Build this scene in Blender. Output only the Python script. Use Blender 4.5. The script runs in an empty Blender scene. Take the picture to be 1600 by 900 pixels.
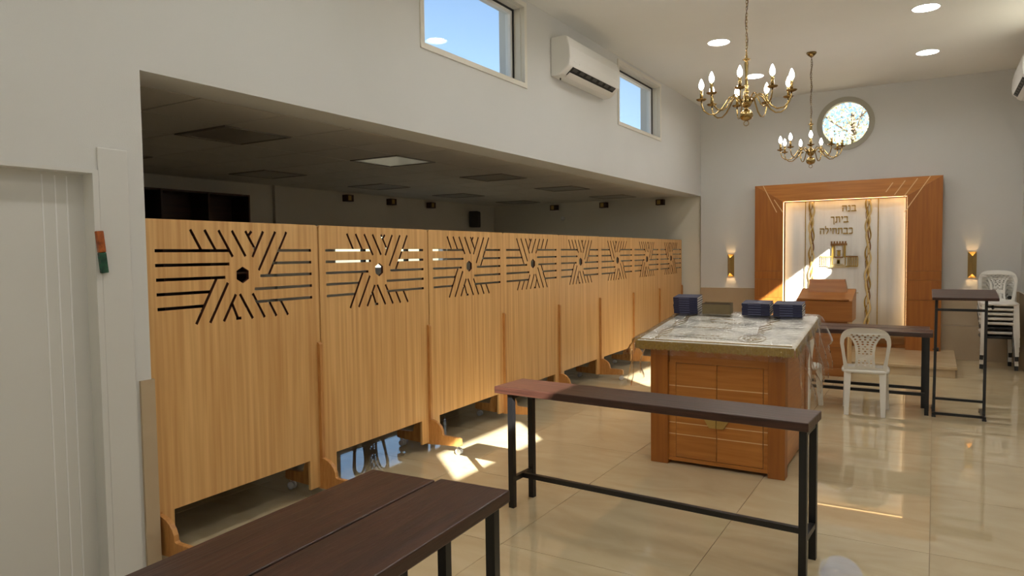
import bpy, bmesh, math, random
from mathutils import Vector, Matrix
random.seed(7)
S = bpy.context.scene
C = S.collection
PI = math.pi

# ------------------------------------------------------------------ camera
YAW, PITCH, ROLL, FPX, CAMH = 0.54576, 0.04873, -0.01289, 1087.3, 1.6
cy, sy, cp, sp = math.cos(YAW), math.sin(YAW), math.cos(PITCH), math.sin(PITCH)
fw = Vector((-sy*cp, cy*cp, -sp)); rt = Vector((cy, sy, 0)); up = rt.cross(fw)
r2 = math.cos(ROLL)*rt + math.sin(ROLL)*up
u2 = -math.sin(ROLL)*rt + math.cos(ROLL)*up
cam = bpy.data.objects.new('camera', bpy.data.cameras.new('camera'))
cam.data.sensor_width = 36.0; cam.data.lens = FPX/1600*36.0
cam.data.clip_start = .05; cam.data.clip_end = 500
M = Matrix((r2, u2, -fw)).transposed().to_4x4(); M.translation = Vector((0, 0, CAMH))
cam.matrix_world = M
C.objects.link(cam); S.camera = cam

# ------------------------------------------------------------------ sky, sun, exposure
SUN_D = Vector((-1, .9, -.806)).normalized()          # the way the sunlight travels
w = bpy.data.worlds.new('sky'); S.world = w; w.use_nodes = True
nt = w.node_tree; bg = nt.nodes['Background']
sky = nt.nodes.new('ShaderNodeTexSky')
sky.sky_type = 'NISHITA'; sky.sun_disc = False
sky.sun_elevation = math.asin(-SUN_D.z); sky.sun_rotation = math.atan2(-SUN_D.x, -SUN_D.y)
sky.air_density = 1.0; sky.dust_density = .6; sky.ozone_density = 1.4
nt.links.new(sky.outputs[0], bg.inputs[0]); bg.inputs[1].default_value = 0.22
sun = bpy.data.objects.new('sun', bpy.data.lights.new('sun', 'SUN'))
sun.data.energy = 32; sun.data.angle = .0093; sun.data.color = (1, .95, .86)
sun.rotation_euler = SUN_D.to_track_quat('-Z', 'Y').to_euler()
sun.location = (8, -6, 9)
C.objects.link(sun)
S.view_settings.view_transform = 'Standard'; S.view_settings.look = 'None'
S.view_settings.gamma = 1; S.view_settings.use_curve_mapping = False
S.view_settings.exposure = 0.0
DOWNLIGHT = 85.0

# ------------------------------------------------------------------ materials
def lin(r, g, b):
    f = lambda c: (c/255/12.92) if c/255 <= .04045 else ((c/255+.055)/1.055)**2.4
    return (f(r), f(g), f(b), 1)
def mat(name, col, rough=.5, metal=0, spec=.5, emit=None, estr=0):
    m = bpy.data.materials.new(name); m.use_nodes = True
    p = m.node_tree.nodes['Principled BSDF']
    p.inputs['Base Color'].default_value = col
    p.inputs['Roughness'].default_value = rough; p.inputs['Metallic'].default_value = metal
    p.inputs['Specular IOR Level'].default_value = spec
    if emit:
        p.inputs['Emission Color'].default_value = emit; p.inputs['Emission Strength'].default_value = estr
    return m
def N(m, t): return m.node_tree.nodes.new(t)
def L(m, a, b): m.node_tree.links.new(a, b)
def P(m): return m.node_tree.nodes['Principled BSDF']
def noisy(name, c1, c2, scale=(1, 1, 1), nscale=5, detail=4, rough=.5, metal=0, bump=0, bscale=None, rnd=0, distort=0, lo=.3, hi=.7, spec=.5):
    m = mat(name, c1, rough, metal, spec)
    tc = N(m, 'ShaderNodeTexCoord'); mp = N(m, 'ShaderNodeMapping'); mp.inputs['Scale'].default_value = scale
    L(m, tc.outputs['Object'], mp.inputs[0])
    vec = mp.outputs[0]
    oi = N(m, 'ShaderNodeObjectInfo')
    if rnd:
        ad = N(m, 'ShaderNodeVectorMath'); ad.operation = 'ADD'
        mu = N(m, 'ShaderNodeMath'); mu.operation = 'MULTIPLY'; mu.inputs[1].default_value = 37
        L(m, oi.outputs['Random'], mu.inputs[0]); L(m, vec, ad.inputs[0]); L(m, mu.outputs[0], ad.inputs[1]); vec = ad.outputs[0]
    n = N(m, 'ShaderNodeTexNoise'); n.inputs['Scale'].default_value = nscale; n.inputs['Detail'].default_value = detail
    n.inputs['Distortion'].default_value = distort
    L(m, vec, n.inputs['Vector'])
    cr = N(m, 'ShaderNodeValToRGB'); cr.color_ramp.elements[0].position = lo; cr.color_ramp.elements[1].position = hi
    cr.color_ramp.elements[0].color = c1; cr.color_ramp.elements[1].color = c2
    L(m, n.outputs['Fac'], cr.inputs[0])
    out = cr.outputs[0]
    if rnd:
        hs = N(m, 'ShaderNodeHueSaturation')
        mr = N(m, 'ShaderNodeMapRange'); mr.inputs['To Min'].default_value = 1-rnd; mr.inputs['To Max'].default_value = 1+rnd
        L(m, oi.outputs['Random'], mr.inputs[0]); L(m, mr.outputs[0], hs.inputs['Value']); L(m, out, hs.inputs['Color']); out = hs.outputs[0]
    L(m, out, P(m).inputs['Base Color'])
    if bump:
        b = N(m, 'ShaderNodeBump'); b.inputs['Strength'].default_value = bump; b.inputs['Distance'].default_value = .01
        if bscale:
            n2 = N(m, 'ShaderNodeTexNoise'); n2.inputs['Scale'].default_value = bscale; n2.inputs['Detail'].default_value = 3
            L(m, tc.outputs['Object'], n2.inputs['Vector']); L(m, n2.outputs['Fac'], b.inputs['Height'])
        else: L(m, n.outputs['Fac'], b.inputs['Height'])
        L(m, b.outputs[0], P(m).inputs['Normal'])
    return m
def thin_clear(name, tint, rough, refl=1.0, ior=1.45, bump=0):
    m = bpy.data.materials.new(name); m.use_nodes = True; t = m.node_tree
    t.nodes.remove(t.nodes['Principled BSDF']); o = t.nodes['Material Output']
    tr = N(m, 'ShaderNodeBsdfTransparent'); tr.inputs[0].default_value = tint
    gl = N(m, 'ShaderNodeBsdfGlossy'); gl.inputs['Roughness'].default_value = rough
    fr = N(m, 'ShaderNodeLayerWeight'); pw = N(m, 'ShaderNodeMath'); pw.operation = 'POWER'; pw.inputs[1].default_value = 5
    ma = N(m, 'ShaderNodeMath'); ma.operation = 'MULTIPLY_ADD'; f0 = ((ior-1)/(ior+1))**2; ma.inputs[1].default_value = 1-f0; ma.inputs[2].default_value = f0
    L(m, fr.outputs['Facing'], pw.inputs[0]); L(m, pw.outputs[0], ma.inputs[0])
    mu = N(m, 'ShaderNodeMath'); mu.operation = 'MULTIPLY'; mu.inputs[1].default_value = refl; mu.use_clamp = True
    mx = N(m, 'ShaderNodeMixShader')
    L(m, ma.outputs[0], mu.inputs[0]); L(m, mu.outputs[0], mx.inputs[0]); L(m, tr.outputs[0], mx.inputs[1]); L(m, gl.outputs[0], mx.inputs[2])
    L(m, mx.outputs[0], o.inputs[0])
    if bump:
        tc = N(m, 'ShaderNodeTexCoord'); n = N(m, 'ShaderNodeTexNoise'); n.inputs['Scale'].default_value = 14; n.inputs['Detail'].default_value = 3
        n.inputs['Distortion'].default_value = 1.5
        b = N(m, 'ShaderNodeBump'); b.inputs['Strength'].default_value = bump; b.inputs['Distance'].default_value = .03
        L(m, tc.outputs['Object'], n.inputs['Vector']); L(m, n.outputs['Fac'], b.inputs['Height'])
        L(m, b.outputs[0], gl.inputs['Normal'])
    return m

m_wall = noisy('white_plaster', (.645, .645, .628, 1), (.665, .665, .648, 1), nscale=1.5, rough=.75, bump=.08, bscale=160)
m_ceil = noisy('ceiling_paint', (.83, .84, .82, 1), (.85, .86, .84, 1), nscale=1.5, rough=.8)
m_floor = noisy('polished_porcelain', lin(205, 190, 158), lin(194, 176, 142), scale=(1, 2.2, 1), nscale=1.6, detail=8, rough=.02, rnd=.03, distort=1.6, spec=1.0)
m_grout = mat('grout', lin(142, 124, 96), .8)
m_wains = noisy('beige_wall_tile', lin(190, 172, 146), lin(180, 160, 132), nscale=2, detail=6, rough=.22, rnd=.02)
m_stone = noisy('cream_stone', lin(212, 192, 158), lin(196, 172, 134), scale=(1, 3, 1), nscale=2.5, detail=8, rough=.12)
m_oak = noisy('oak_veneer', lin(226, 182, 120), lin(200, 150, 90), scale=(34, 34, .9), nscale=1.0, detail=5, rough=.38, rnd=.05, lo=.33, hi=.66)
m_oakedge = noisy('oak_solid', lin(206, 152, 88), lin(176, 118, 62), scale=(8, 8, 1.5), nscale=5, detail=4, rough=.4)
m_cherry = noisy('cherry_veneer', lin(196, 130, 60), lin(172, 106, 42), scale=(1.5, 1.5, 26), nscale=1.2, detail=5, rough=.34, rnd=.03)
m_cherryv = noisy('cherry_veneer_upright', lin(168, 104, 38), lin(146, 85, 29), scale=(24, 24, 1.2), nscale=1.2, detail=5, rough=.45, rnd=.02)
m_inlay = mat('pale_inlay', lin(232, 200, 150), .35)
m_bench = noisy('dark_stained_wood', lin(74, 44, 34), lin(46, 27, 22), scale=(2, 26, 26), nscale=1.6, detail=6, rough=.36, bump=.25, rnd=.05, distort=.8)
m_black = mat('black_steel', (.006, .006, .007, 1), .38)
m_white = mat('white_plastic', (.80, .79, .75, 1), .34)
m_blackpl = mat('black_plastic', (.012, .012, .013, 1), .35)
m_brass = noisy('polished_brass', (.36, .24, .085, 1), (.46, .32, .13, 1), nscale=30, rough=.18, metal=1)
m_brassdk = noisy('antique_brass', (.22, .14, .05, 1), (.32, .21, .08, 1), nscale=40, rough=.25, metal=1)
m_rimshade = mat('shaded_taupe_rim', (.40, .38, .31, 1), .5)  # round window rim, its tone darkened to carry the inner shadow
m_lect = noisy('lectern_veneer', lin(166, 108, 54), lin(146, 90, 40), scale=(1.5, 1.5, 22), nscale=1.2, detail=5, rough=.34)
m_burn = mat('dark_cut_edge', lin(78, 36, 18), .7)
m_gold = mat('gold_satin', (.52, .36, .12, 1), .38, metal=.75)
m_thread = noisy('gold_thread', (.46, .31, .06, 1), (.33, .20, .035, 1), nscale=60, rough=.5, metal=.3)
m_threadp = mat('pale_gold_thread', (.66, .52, .26, 1), .5, metal=.2)
m_brown = mat('brown_thread', (.24, .12, .035, 1), .6)
m_frame = mat('cream_aluminium', (.74, .71, .63, 1), .4)
m_sash = mat('white_aluminium', (.82, .82, .82, 1), .35)
m_gasket = mat('black_gasket', (.01, .01, .01, 1), .6)
m_glass = thin_clear('window_glass', (.96, .98, .98, 1), .0, 1.0)
m_door = noisy('white_lacquer', (.65, .645, .62, 1), (.67, .665, .64, 1), nscale=1, rough=.35)
m_ac = mat('appliance_white', (.80, .80, .78, 1), .28)
m_cloth = noisy('ivory_brocade', (.76, .73, .65, 1), (.80, .77, .70, 1), nscale=40, rough=.7, bump=.2)
m_curtain = noisy('white_satin', (.70, .69, .665, 1), (.73, .72, .695, 1), scale=(30, 30, 1), nscale=1.2, rough=.55)
m_plastic = thin_clear('clear_vinyl', (.985, .99, .985, 1), .05, 1.7, 1.5, .6)
m_navy = mat('navy_cloth', (.006, .009, .045, 1), .5)
m_pages = noisy('paper_edge', (.72, .69, .62, 1), (.60, .57, .50, 1), scale=(1, 1, 120), nscale=2, rough=.8)
m_silver = mat('silver_foil', (.6, .6, .62, 1), .3, metal=1)
m_spine = mat('pale_blue_foil', (.16, .18, .30, 1), .4)
m_olive = noisy('olive_board', lin(118, 104, 74), lin(104, 90, 62), nscale=6, rough=.6)
m_tilec = noisy('mineral_tile', (.72, .69, .62, 1), (.74, .71, .64, 1), nscale=3, rough=.85, rnd=.02)
m_grid = mat('tile_grid', (.30, .28, .24, 1), .6)
m_panel = mat('prismatic_diffuser', (.40, .38, .33, 1), .3)
m_disc = mat('lit_diffuser', (1, 1, 1, 1), .5, emit=(1, .965, .90, 1), estr=DOWNLIGHT)
m_bulb = mat('lit_bulb', (1, 1, 1, 1), .3, emit=(1, .97, .95, 1), estr=36)
m_led = mat('warm_led', (1, .8, .5, 1), .4, emit=(1, .62, .26, 1), estr=5.5)
m_lampw = mat('warm_lamp', (1, .8, .5, 1), .4, emit=(1, .66, .30, 1), estr=1000)
m_brownlam = noisy('dark_brown_laminate', lin(70, 42, 30), lin(52, 30, 22), scale=(1, 1, 14), nscale=2, rough=.4)
m_annex = noisy('annex_plaster', (.72, .68, .58, 1), (.74, .70, .60, 1), nscale=1.5, rough=.8)
m_greyp = mat('dark_grey_plastic', (.06, .06, .055, 1), .5)
m_chrome = mat('chrome', (.75, .75, .75, 1), .15, metal=1)
m_clearpl = mat('clear_wheel', (.62, .64, .66, 1), .12)
m_orange = noisy('glazed_orange', lin(176, 92, 36), lin(120, 58, 24), nscale=40, rough=.25)
m_green = noisy('glazed_green', lin(30, 84, 58), lin(22, 58, 46), nscale=40, rough=.25)
m_ground = noisy('dry_ground', (.42, .36, .27, 1), (.30, .27, .18, 1), nscale=.4, rough=.9)
m_bark = noisy('bark', (.16, .11, .07, 1), (.09, .06, .04, 1), nscale=8, rough=.9)
m_leaf = noisy('leaf', (.30, .30, .13, 1), (.42, .38, .22, 1), nscale=3, rough=.6)
m_roof = mat('roof_concrete', (.55, .53, .5, 1), .9)

# ------------------------------------------------------------------ mesh helpers
class MB:
    def __init__(s): s.v = []; s.f = []; s.sm = []
    def add(s, vs, fs, smooth=False):
        o = len(s.v); s.v += [tuple(v) for v in vs]; s.f += [tuple(i+o for i in f) for f in fs]; s.sm += [smooth]*len(fs); return s
    def box(s, x0, x1, y0, y1, z0, z1):
        vs = [(x, y, z) for z in (z0, z1) for y in (y0, y1) for x in (x0, x1)]
        return s.add(vs, [(0, 2, 3, 1), (4, 5, 7, 6), (0, 1, 5, 4), (2, 6, 7, 3), (0, 4, 6, 2), (1, 3, 7, 5)])
    def bar(s, a, b, w, h=None, upv=(0, 0, 1), w2=None, h2=None):
        a, b = Vector(a), Vector(b); d = (b-a).normalized(); h = h or w; w2 = w2 or w; h2 = h2 or h
        u = Vector(upv)
        if abs(d.dot(u)) > .98: u = Vector((0, 1, 0))
        sx = d.cross(u).normalized(); uz = sx.cross(d)
        vs = []
        for p, ww, hh in ((a, w, h), (b, w2, h2)):
            for i, j in ((-1, -1), (1, -1), (1, 1), (-1, 1)): vs.append(p+sx*ww/2*i+uz*hh/2*j)
        return s.add(vs, [(3, 2, 1, 0), (4, 5, 6, 7), (0, 1, 5, 4), (1, 2, 6, 5), (2, 3, 7, 6), (3, 0, 4, 7)])
    def tube(s, pts, r, n=8, closed=False, caps=True):
        pts = [Vector(p) for p in pts]; rs = r if isinstance(r, (list, tuple)) else [r]*len(pts)
        vs = []; fs = []; k = len(pts); prev = None
        for i, p in enumerate(pts):
            if closed: d = pts[(i+1) % k]-pts[i-1]
            else: d = pts[min(i+1, k-1)]-pts[max(i-1, 0)]
            d.normalize()
            if prev is None:
                u = Vector((0, 0, 1)) if abs(d.z) < .9 else Vector((1, 0, 0))
                a = d.cross(u).normalized()
            else: a = (prev-d*prev.dot(d)).normalized()
            prev = a; b = d.cross(a)
            for j in range(n):
                t = 2*PI*j/n; vs.append(p+(a*math.cos(t)+b*math.sin(t))*rs[i])
        m = k if closed else k-1
        for i in range(m):
            for j in range(n):
                i2 = (i+1) % k
                fs.append((i*n+j, i*n+(j+1) % n, i2*n+(j+1) % n, i2*n+j))
        if caps and not closed:
            fs.append(tuple(range(n-1, -1, -1))); fs.append(tuple((k-1)*n+j for j in range(n)))
        return s.add(vs, fs, True)
    def lathe(s, prof, c=(0, 0, 0), n=20, axis='z'):
        vs = []; fs = []
        for r, z in prof:
            for j in range(n):
                t = 2*PI*j/n; x, y = r*math.cos(t), r*math.sin(t)
                vs.append((c[0]+x, c[1]+y, c[2]+z) if axis == 'z' else ((c[0]+x, c[1]+z, c[2]+y) if axis == 'y' else (c[0]+z, c[1]+x, c[2]+y)))
        for i in range(len(prof)-1):
            for j in range(n):
                f = (i*n+j, i*n+(j+1) % n, (i+1)*n+(j+1) % n, (i+1)*n+j)
                fs.append(f if axis != 'y' else f[::-1])
        a = tuple(range(n-1, -1, -1)); b = tuple((len(prof)-1)*n+j for j in range(n))
        fs += [a, b] if axis != 'y' else [a[::-1], b[::-1]]
        return s.add(vs, fs, n > 8)
    def prism(s, poly, a0, a1, plane='xz'):
        # poly in the plane, extruded along the remaining axis from a0 to a1
        n = len(poly)
        if plane == 'xz': f = lambda p, a: (p[0], a, p[1])
        elif plane == 'yz': f = lambda p, a: (a, p[0], p[1])
        else: f = lambda p, a: (p[0], p[1], a)
        vs = [f(p, a0) for p in poly]+[f(p, a1) for p in poly]
        fs = [tuple(range(n)), tuple(range(2*n-1, n-1, -1))]+[(i, i+n, (i+1) % n+n, (i+1) % n) for i in range(n)]
        return s.add(vs, fs)
    def mesh(s, name, m):
        me = bpy.data.meshes.new(name); me.from_pydata(s.v, [], s.f)
        me.polygons.foreach_set('use_smooth', s.sm)
        bm = bmesh.new(); bm.from_mesh(me); bmesh.ops.recalc_face_normals(bm, faces=bm.faces); bm.to_mesh(me); bm.free()
        if m: me.materials.append(m)
        me.update(); return me
    def build(s, name, m, parent=None, bevel=0, seg=2):
        o = bpy.data.objects.new(name, s.mesh(name, m)); C.objects.link(o)
        if parent: o.parent = parent
        if bevel:
            b = o.modifiers.new('bevel', 'BEVEL'); b.width = bevel; b.segments = seg; b.limit_method = 'ANGLE'; b.angle_limit = .6
        return o
def B(*a): return MB().box(*a)
def from_mesh(name, me, m, parent=None):
    me.materials.clear(); me.materials.append(m); me.name = name
    o = bpy.data.objects.new(name, me); C.objects.link(o)
    if parent: o.parent = parent
    return o
def tag(o, label=None, cat=None, group=None, kind=None):
    if label: o['label'] = label
    if cat: o['category'] = cat
    if group: o['group'] = group
    if kind: o['kind'] = kind
    return o
def thing(name, label, cat, loc=(0, 0, 0), rz=0, group=None):
    o = bpy.data.objects.new(name, None); C.objects.link(o); o.empty_display_size = .1
    o.location = loc; o.rotation_euler = (0, 0, rz)
    return tag(o, label, cat, group)
def struct(o, label): return tag(o, label, kind='structure')
def dup(o, parent=None):
    c = o.copy(); C.objects.link(c)
    if parent: c.parent = parent
    for ch in list(o.children): dup(ch, c)
    return c
def plate(loops, th, plane='xz', off=0):
    """flat plate with holes: first loop is the outline"""
    cu = bpy.data.curves.new('plate', 'CURVE'); cu.dimensions = '2D'; cu.fill_mode = 'BOTH'; cu.extrude = th/2
    for lp in loops:
        s_ = cu.splines.new('POLY'); s_.points.add(len(lp)-1); s_.use_cyclic_u = True
        for i, p in enumerate(lp): s_.points[i].co = (p[0], p[1], 0, 1)
    ob = bpy.data.objects.new('plate', cu); C.objects.link(ob)
    dg = bpy.context.evaluated_depsgraph_get()
    me = bpy.data.meshes.new_from_object(ob.evaluated_get(dg))
    bpy.data.objects.remove(ob); bpy.data.curves.remove(cu)
    for v in me.vertices:
        x, y, z = v.co
        v.co = (x, z+off, y) if plane == 'xz' else ((z+off, x, y) if plane == 'yz' else (x, y, z+off))
    bm = bmesh.new(); bm.from_mesh(me); bmesh.ops.remove_doubles(bm, verts=bm.verts, dist=1e-5)
    bmesh.ops.recalc_face_normals(bm, faces=bm.faces); bm.to_mesh(me); bm.free()
    for p in me.polygons: p.use_smooth = False
    return me
def circ(cx, cz, r, n=40, rz=None):
    rz = rz or r
    return [(cx+r*math.cos(2*PI*i/n), cz+rz*math.sin(2*PI*i/n)) for i in range(n)]
def slab_holes(mb, plane, a0, a1, u0, u1, z0, z1, holes):
    """wall as a grid of boxes round rectangular holes (u0,u1,z0,z1)"""
    us = sorted({u0, u1, *[h[0] for h in holes], *[h[1] for h in holes]}); zs = sorted({z0, z1, *[h[2] for h in holes], *[h[3] for h in holes]})
    us = [u for u in us if u0 <= u <= u1]; zs = [z for z in zs if z0 <= z <= z1]
    for i in range(len(us)-1):
        run = None
        for k in range(len(zs)-1):
            uc, zc = (us[i]+us[i+1])/2, (zs[k]+zs[k+1])/2
            solid = not any(h[0] < uc < h[1] and h[2] < zc < h[3] for h in holes)
            if solid: run = (run[0], zs[k+1]) if run else (zs[k], zs[k+1])
            if run and (not solid or k == len(zs)-2):
                if plane == 'yz': mb.box(a0, a1, us[i], us[i+1], *run)
                else: mb.box(us[i], us[i+1], a0, a1, *run)
                run = None
    return mb
ORD = ['first', 'second', 'third', 'fourth', 'fifth', 'sixth', 'seventh', 'eighth', 'ninth', 'tenth']

# ------------------------------------------------------------------ the room
XL, XR, YB, YF, ZC = -3.40, 1.02, 11.80, -2.8, 4.04
XA, YA, YA0, ZA = -7.60, 11.85, 0.6, 2.56
HEAD = 2.54

floor = struct(B(XA-.1, XR+.1, YF-.1, YA+.1, -.12, -.004).build('floor', m_grout), 'polished beige tiled floor of the hall and side room')
tile_me = {}
def tile_mesh(kind, wx, wy, wz, m):
    k = (kind, round(wx, 3), round(wy, 3), round(wz, 3))
    if k not in tile_me: tile_me[k] = B(-wx/2, wx/2, -wy/2, wy/2, -wz/2, wz/2).mesh(kind, m)
    return tile_me[k]
def piece(name, me, loc, parent):
    o = bpy.data.objects.new(name, me); C.objects.link(o); o.parent = parent; o.location = loc; return o
TX, TY = 1.012, 1.0
for i in range(-8, 2):
    for j in range(-4, 13):
        x0, x1 = max(i*TX, XA), min((i+1)*TX, XR); y0, y1 = max(.19+j*TY, YF), min(.19+(j+1)*TY, YA)
        if x1-x0 < .02 or y1-y0 < .02: continue
        if (x0+x1)/2 < XL-.3 and y1 < YA0: continue
        g = .0016
        piece('floor_tile', tile_mesh('floor_tile', x1-x0-2*g, y1-y0-2*g, .012, m_floor), ((x0+x1)/2, (y0+y1)/2, -.006), floor)

WINL = [(.37, 1.99), (4.29, 5.91), (8.19, 9.77)]
WINR = [(.19, 1.74), (4.11, 5.66), (8.03, 9.58)]
ZW0, ZW1 = 3.2, 4.0
WT = .30
mb = MB()
slab_holes(mb, 'yz', XL-WT, XL, YF, 2.05, 0, HEAD, [(.95, 1.82, 0, 2.02)])
slab_holes(mb, 'yz', XL-WT, XL, YF, YB+.05, HEAD, ZC, [(a, b, ZW0, ZW1) for a, b in WINL])
wall_left = struct(mb.build('wall_left', m_wall), 'white side wall with clerestory windows above the wide opening')
mb = MB(); slab_holes(mb, 'yz', XR, XR+.25, YF, YB+.2, 0, ZC, [(a, b, ZW0-.1, ZW1) for a, b in WINR])
wall_right = struct(mb.build('wall_right', m_wall), 'white side wall on the right')
RWC = (-1.19, 3.52)
me = plate([[(XL, 0), (XR, 0), (XR, ZC), (XL, ZC)], circ(*RWC, .385, 48)], .2, 'xz', YB+.1)
wall_back = struct(from_mesh('wall_back', me, m_wall), 'white end wall behind the ark with a round window')
wall_front = struct(slab_holes(MB(), 'xz', YF-.2, YF, XL, XR+.25, 0, ZC, [(-.9, .3, .02, 2.1)]).build('wall_front', m_wall), 'white wall behind the viewer')
DL = [(xx, 10.2-1.87*j) for xx in (-2.19, -.11) for j in range(6)]
me = plate([[(XL-WT, YF-.2), (XR+.25, YF-.2), (XR+.25, YB+.2), (XL-WT, YB+.2)]]+[circ(x, y, .126, 32) for x, y in DL], .2, 'xy', ZC+.1)
ceiling = struct(from_mesh('ceiling', me, m_ceil), 'plain off-white ceiling of the tall hall')
struct(B(XL-WT-.1, 1.90, YF-.4, YB+.6, ZC+.21, ZC+.4).build('roof_slab', m_roof), 'flat roof slab with overhanging eave')
# side room behind the screens
slab_holes(mb := MB(), 'yz', XA-.2, XA, YA0, YA, 0, ZA, [(7.48, 10.25, 1.36, 1.97)])
wall_annex_left = struct(mb.build('wall_annex_left', m_annex), 'far wall of the dim side room')
struct(B(XA-.2, XL-.02, YA, YA+.2, 0, ZA).build('wall_annex_back', m_annex), 'end wall of the dim side room')
struct(B(XA-.2, XL-WT, YA0-.2, YA0, 0, ZA).build('wall_annex_front', m_annex), 'near wall of the dim side room')
ceil_a = struct(B(XA-.2, XL-WT, YA0-.2, YA+.2, ZA+.012, ZA+.15).build('ceiling_annex', m_grid), 'suspended tile ceiling of the side room')
MOD = .63
PANELS = []
xs = [-4.73+.63*k for k in range(-5, 3)]; ys = [3.6+.63*k for k in range(-5, 14)]
for i, xc in enumerate(xs):
    for j, yc in enumerate(ys):
        x0, x1 = max(xc-MOD/2, XA), min(xc+MOD/2, XL-WT); y0, y1 = max(yc-MOD/2, YA0), min(yc+MOD/2, YA)
        if x1-x0 < .03 or y1-y0 < .03: continue
        if (i-5) % 3 == 0 and (j-5) % 3 == 0 and i in (2, 5) and j >= 5:
            PANELS.append((xc, yc)); continue
        piece('ceiling_tile', tile_mesh('ceiling_tile', x1-x0-.012, y1-y0-.012, .014, m_tilec), ((x0+x1)/2, (y0+y1)/2, ZA+.006), ceil_a)
# wainscot tiles
def wains(parent, plane, a, sgn, u0, u1, h=.99, step=1.0, rows=2):
    n = max(1, round((u1-u0)/step)); du = (u1-u0)/n; dh = h/rows
    for i in range(n):
        for r in range(rows):
            uc = u0+du*(i+.5); zc = dh*(r+.5)
            if plane == 'xz': piece('wall_tile', tile_mesh('wall_tile', du-.003, .014, dh-.003, m_wains), (uc, a+sgn*.007, zc), parent)
            else: piece('wall_tile', tile_mesh('wall_tile', .014, du-.003, dh-.003, m_wains), (a+sgn*.007, uc, zc), parent)
wains(wall_back, 'xz', YB, -1, XL, XR-.014)
wains(wall_right, 'yz', XR, -1, YF, YB-.014)
wains(wall_left, 'yz', XL, 1, 1.985, 2.062, rows=1)
wains(wall_left, 'xz', 2.05, 1, XL-WT, XL, rows=1)
struct(B(XL, XR, YB-.020, YB, .99, .998).build('trim_1', m_frame), 'thin cream ledge on top of the end wall tiles')
struct(B(XR-.020, XR, YF, YB-.02, .99, .998).build('trim_2', m_frame), 'thin cream ledge on top of the right wall tiles')

# ------------------------------------------------------------------ windows
def ring_yz(mb, x0, x1, y0, y1, z0, z1, t):
    mb.box(x0, x1, y0, y1, z0, z0+t); mb.box(x0, x1, y0, y1, z1-t, z1); mb.box(x0, x1, y0, y0+t, z0+t, z1-t); mb.box(x0, x1, y1-t, y1, z0+t, z1-t); return mb
def clerestory(n, side, y0, y1, z0, z1, label):
    s = -1 if side == 'L' else 1; xw = XL if side == 'L' else XR
    X = lambda a, b: (min(xw+s*a, xw+s*b), max(xw+s*a, xw+s*b))
    root = struct(ring_yz(MB(), *X(-.012, .03), y0-.005, y1+.005, z0-.005, z1+.005, .045).build(f'window_{n}', m_frame), label)
    ring_yz(MB(), *X(.03, .10), y0, y1, z0, z1, .05).build('window_frame', m_frame, root)
    ring_yz(MB(), *X(.10, .112), y0+.03, y1-.03, z0+.03, z1-.03, .035).build('gasket', m_gasket, root)
    ring_yz(MB(), *X(.112, .17), y0+.01, y1-.01, z0+.01, z1-.01, .085).build('sash', m_sash, root)
    x = xw+s*.14
    B(x-.003, x+.003, y0+.09, y1-.09, z0+.09, z1-.09).build('pane', m_glass, root)
for i, (a, b) in enumerate(WINL): clerestory(i+1, 'L', a, b, ZW0, ZW1, f'clerestory window high in the left wall, {ORD[i]} from the viewer')
for i, (a, b) in enumerate(WINR): clerestory(i+4, 'R', a, b, ZW0-.1, ZW1, f'clerestory window high in the right wall, {ORD[i]} from the viewer')
me = plate([circ(*RWC, .40, 56), circ(*RWC, .325, 56)], .05, 'xz', YB+.005)
w7 = struct(from_mesh('window_7', me, m_rimshade), 'round window with a cream rim high above the ark')
from_mesh('window_frame', plate([circ(*RWC, .383, 56), circ(*RWC, .335, 56)], .09, 'xz', YB+.08), m_rimshade, w7)
from_mesh('pane', plate([circ(*RWC, .36, 56)], .006, 'xz', YB+.09), m_glass, w7)
w8 = struct(ring_yz(MB(), XA-.12, XA-.06, 7.48, 10.25, 1.36, 1.97, .05).build('window_8', m_sash), 'wide low window in the far wall of the side room')
for yy in (8.16, 9.2, 9.62): B(XA-.12, XA-.06, yy-.03, yy+.03, 1.41, 1.92).build('mullion', m_gasket, w8)
for a, b in ((7.53, 8.13), (8.19, 9.17), (9.23, 9.59), (9.65, 10.2)): B(XA-.095, XA-.089, a, b, 1.41, 1.92).build('pane', m_glass, w8)

# unseen glazed opening, added behind the viewer to let in fill daylight
w9 = struct(B(-.9, .3, YF-.12, YF-.06, 2.04, 2.1).build('window_9', m_sash), 'added glazed opening behind the viewer, letting in fill daylight')
for xx in (-.9, .24): B(xx, xx+.06, YF-.12, YF-.06, .02, 2.04).build('mullion', m_sash, w9)
for xx in (-.84,): B(xx, xx+1.08, YF-.093, YF-.087, .02, 2.04).build('pane', m_glass, w9)
# ------------------------------------------------------------------ door
door = struct(B(XL-.12, XL-.075, .955, 1.815, .005, 2.015).build('door_1', m_door), 'white panelled door at the left edge')
for yy in (1.612, 1.667, 1.718): B(XL-.078, XL-.0725, yy, yy+.006, .03, 1.99).build('groove_bead', m_sash, door)
mb = MB(); mb.box(XL, XL+.012, 1.822, 1.965, 0, 2.13); mb.box(XL, XL+.012, .80, .95, 0, 2.13)
mb.build('architrave', m_door, door, bevel=.004)
mb = MB(); mb.box(XL-.16, XL+.012, 1.795, 1.8215, 0, 2.005); mb.box(XL-.16, XL+.012, .945, .955, 0, 2.005); mb.box(XL-.16, XL+.012, .945, 1.8215, 2.005, 2.022)
mb.build('door_stop', m_door, door)
mz = thing('mezuzah_case', 'small glazed mezuzah case, orange above green, on the door frame', 'mezuzah', (XL+.012, 1.826, 1.535))
B(0, .022, -.017, .017, .098, .20).build('upper_half', m_orange, mz, bevel=.004)
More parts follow.
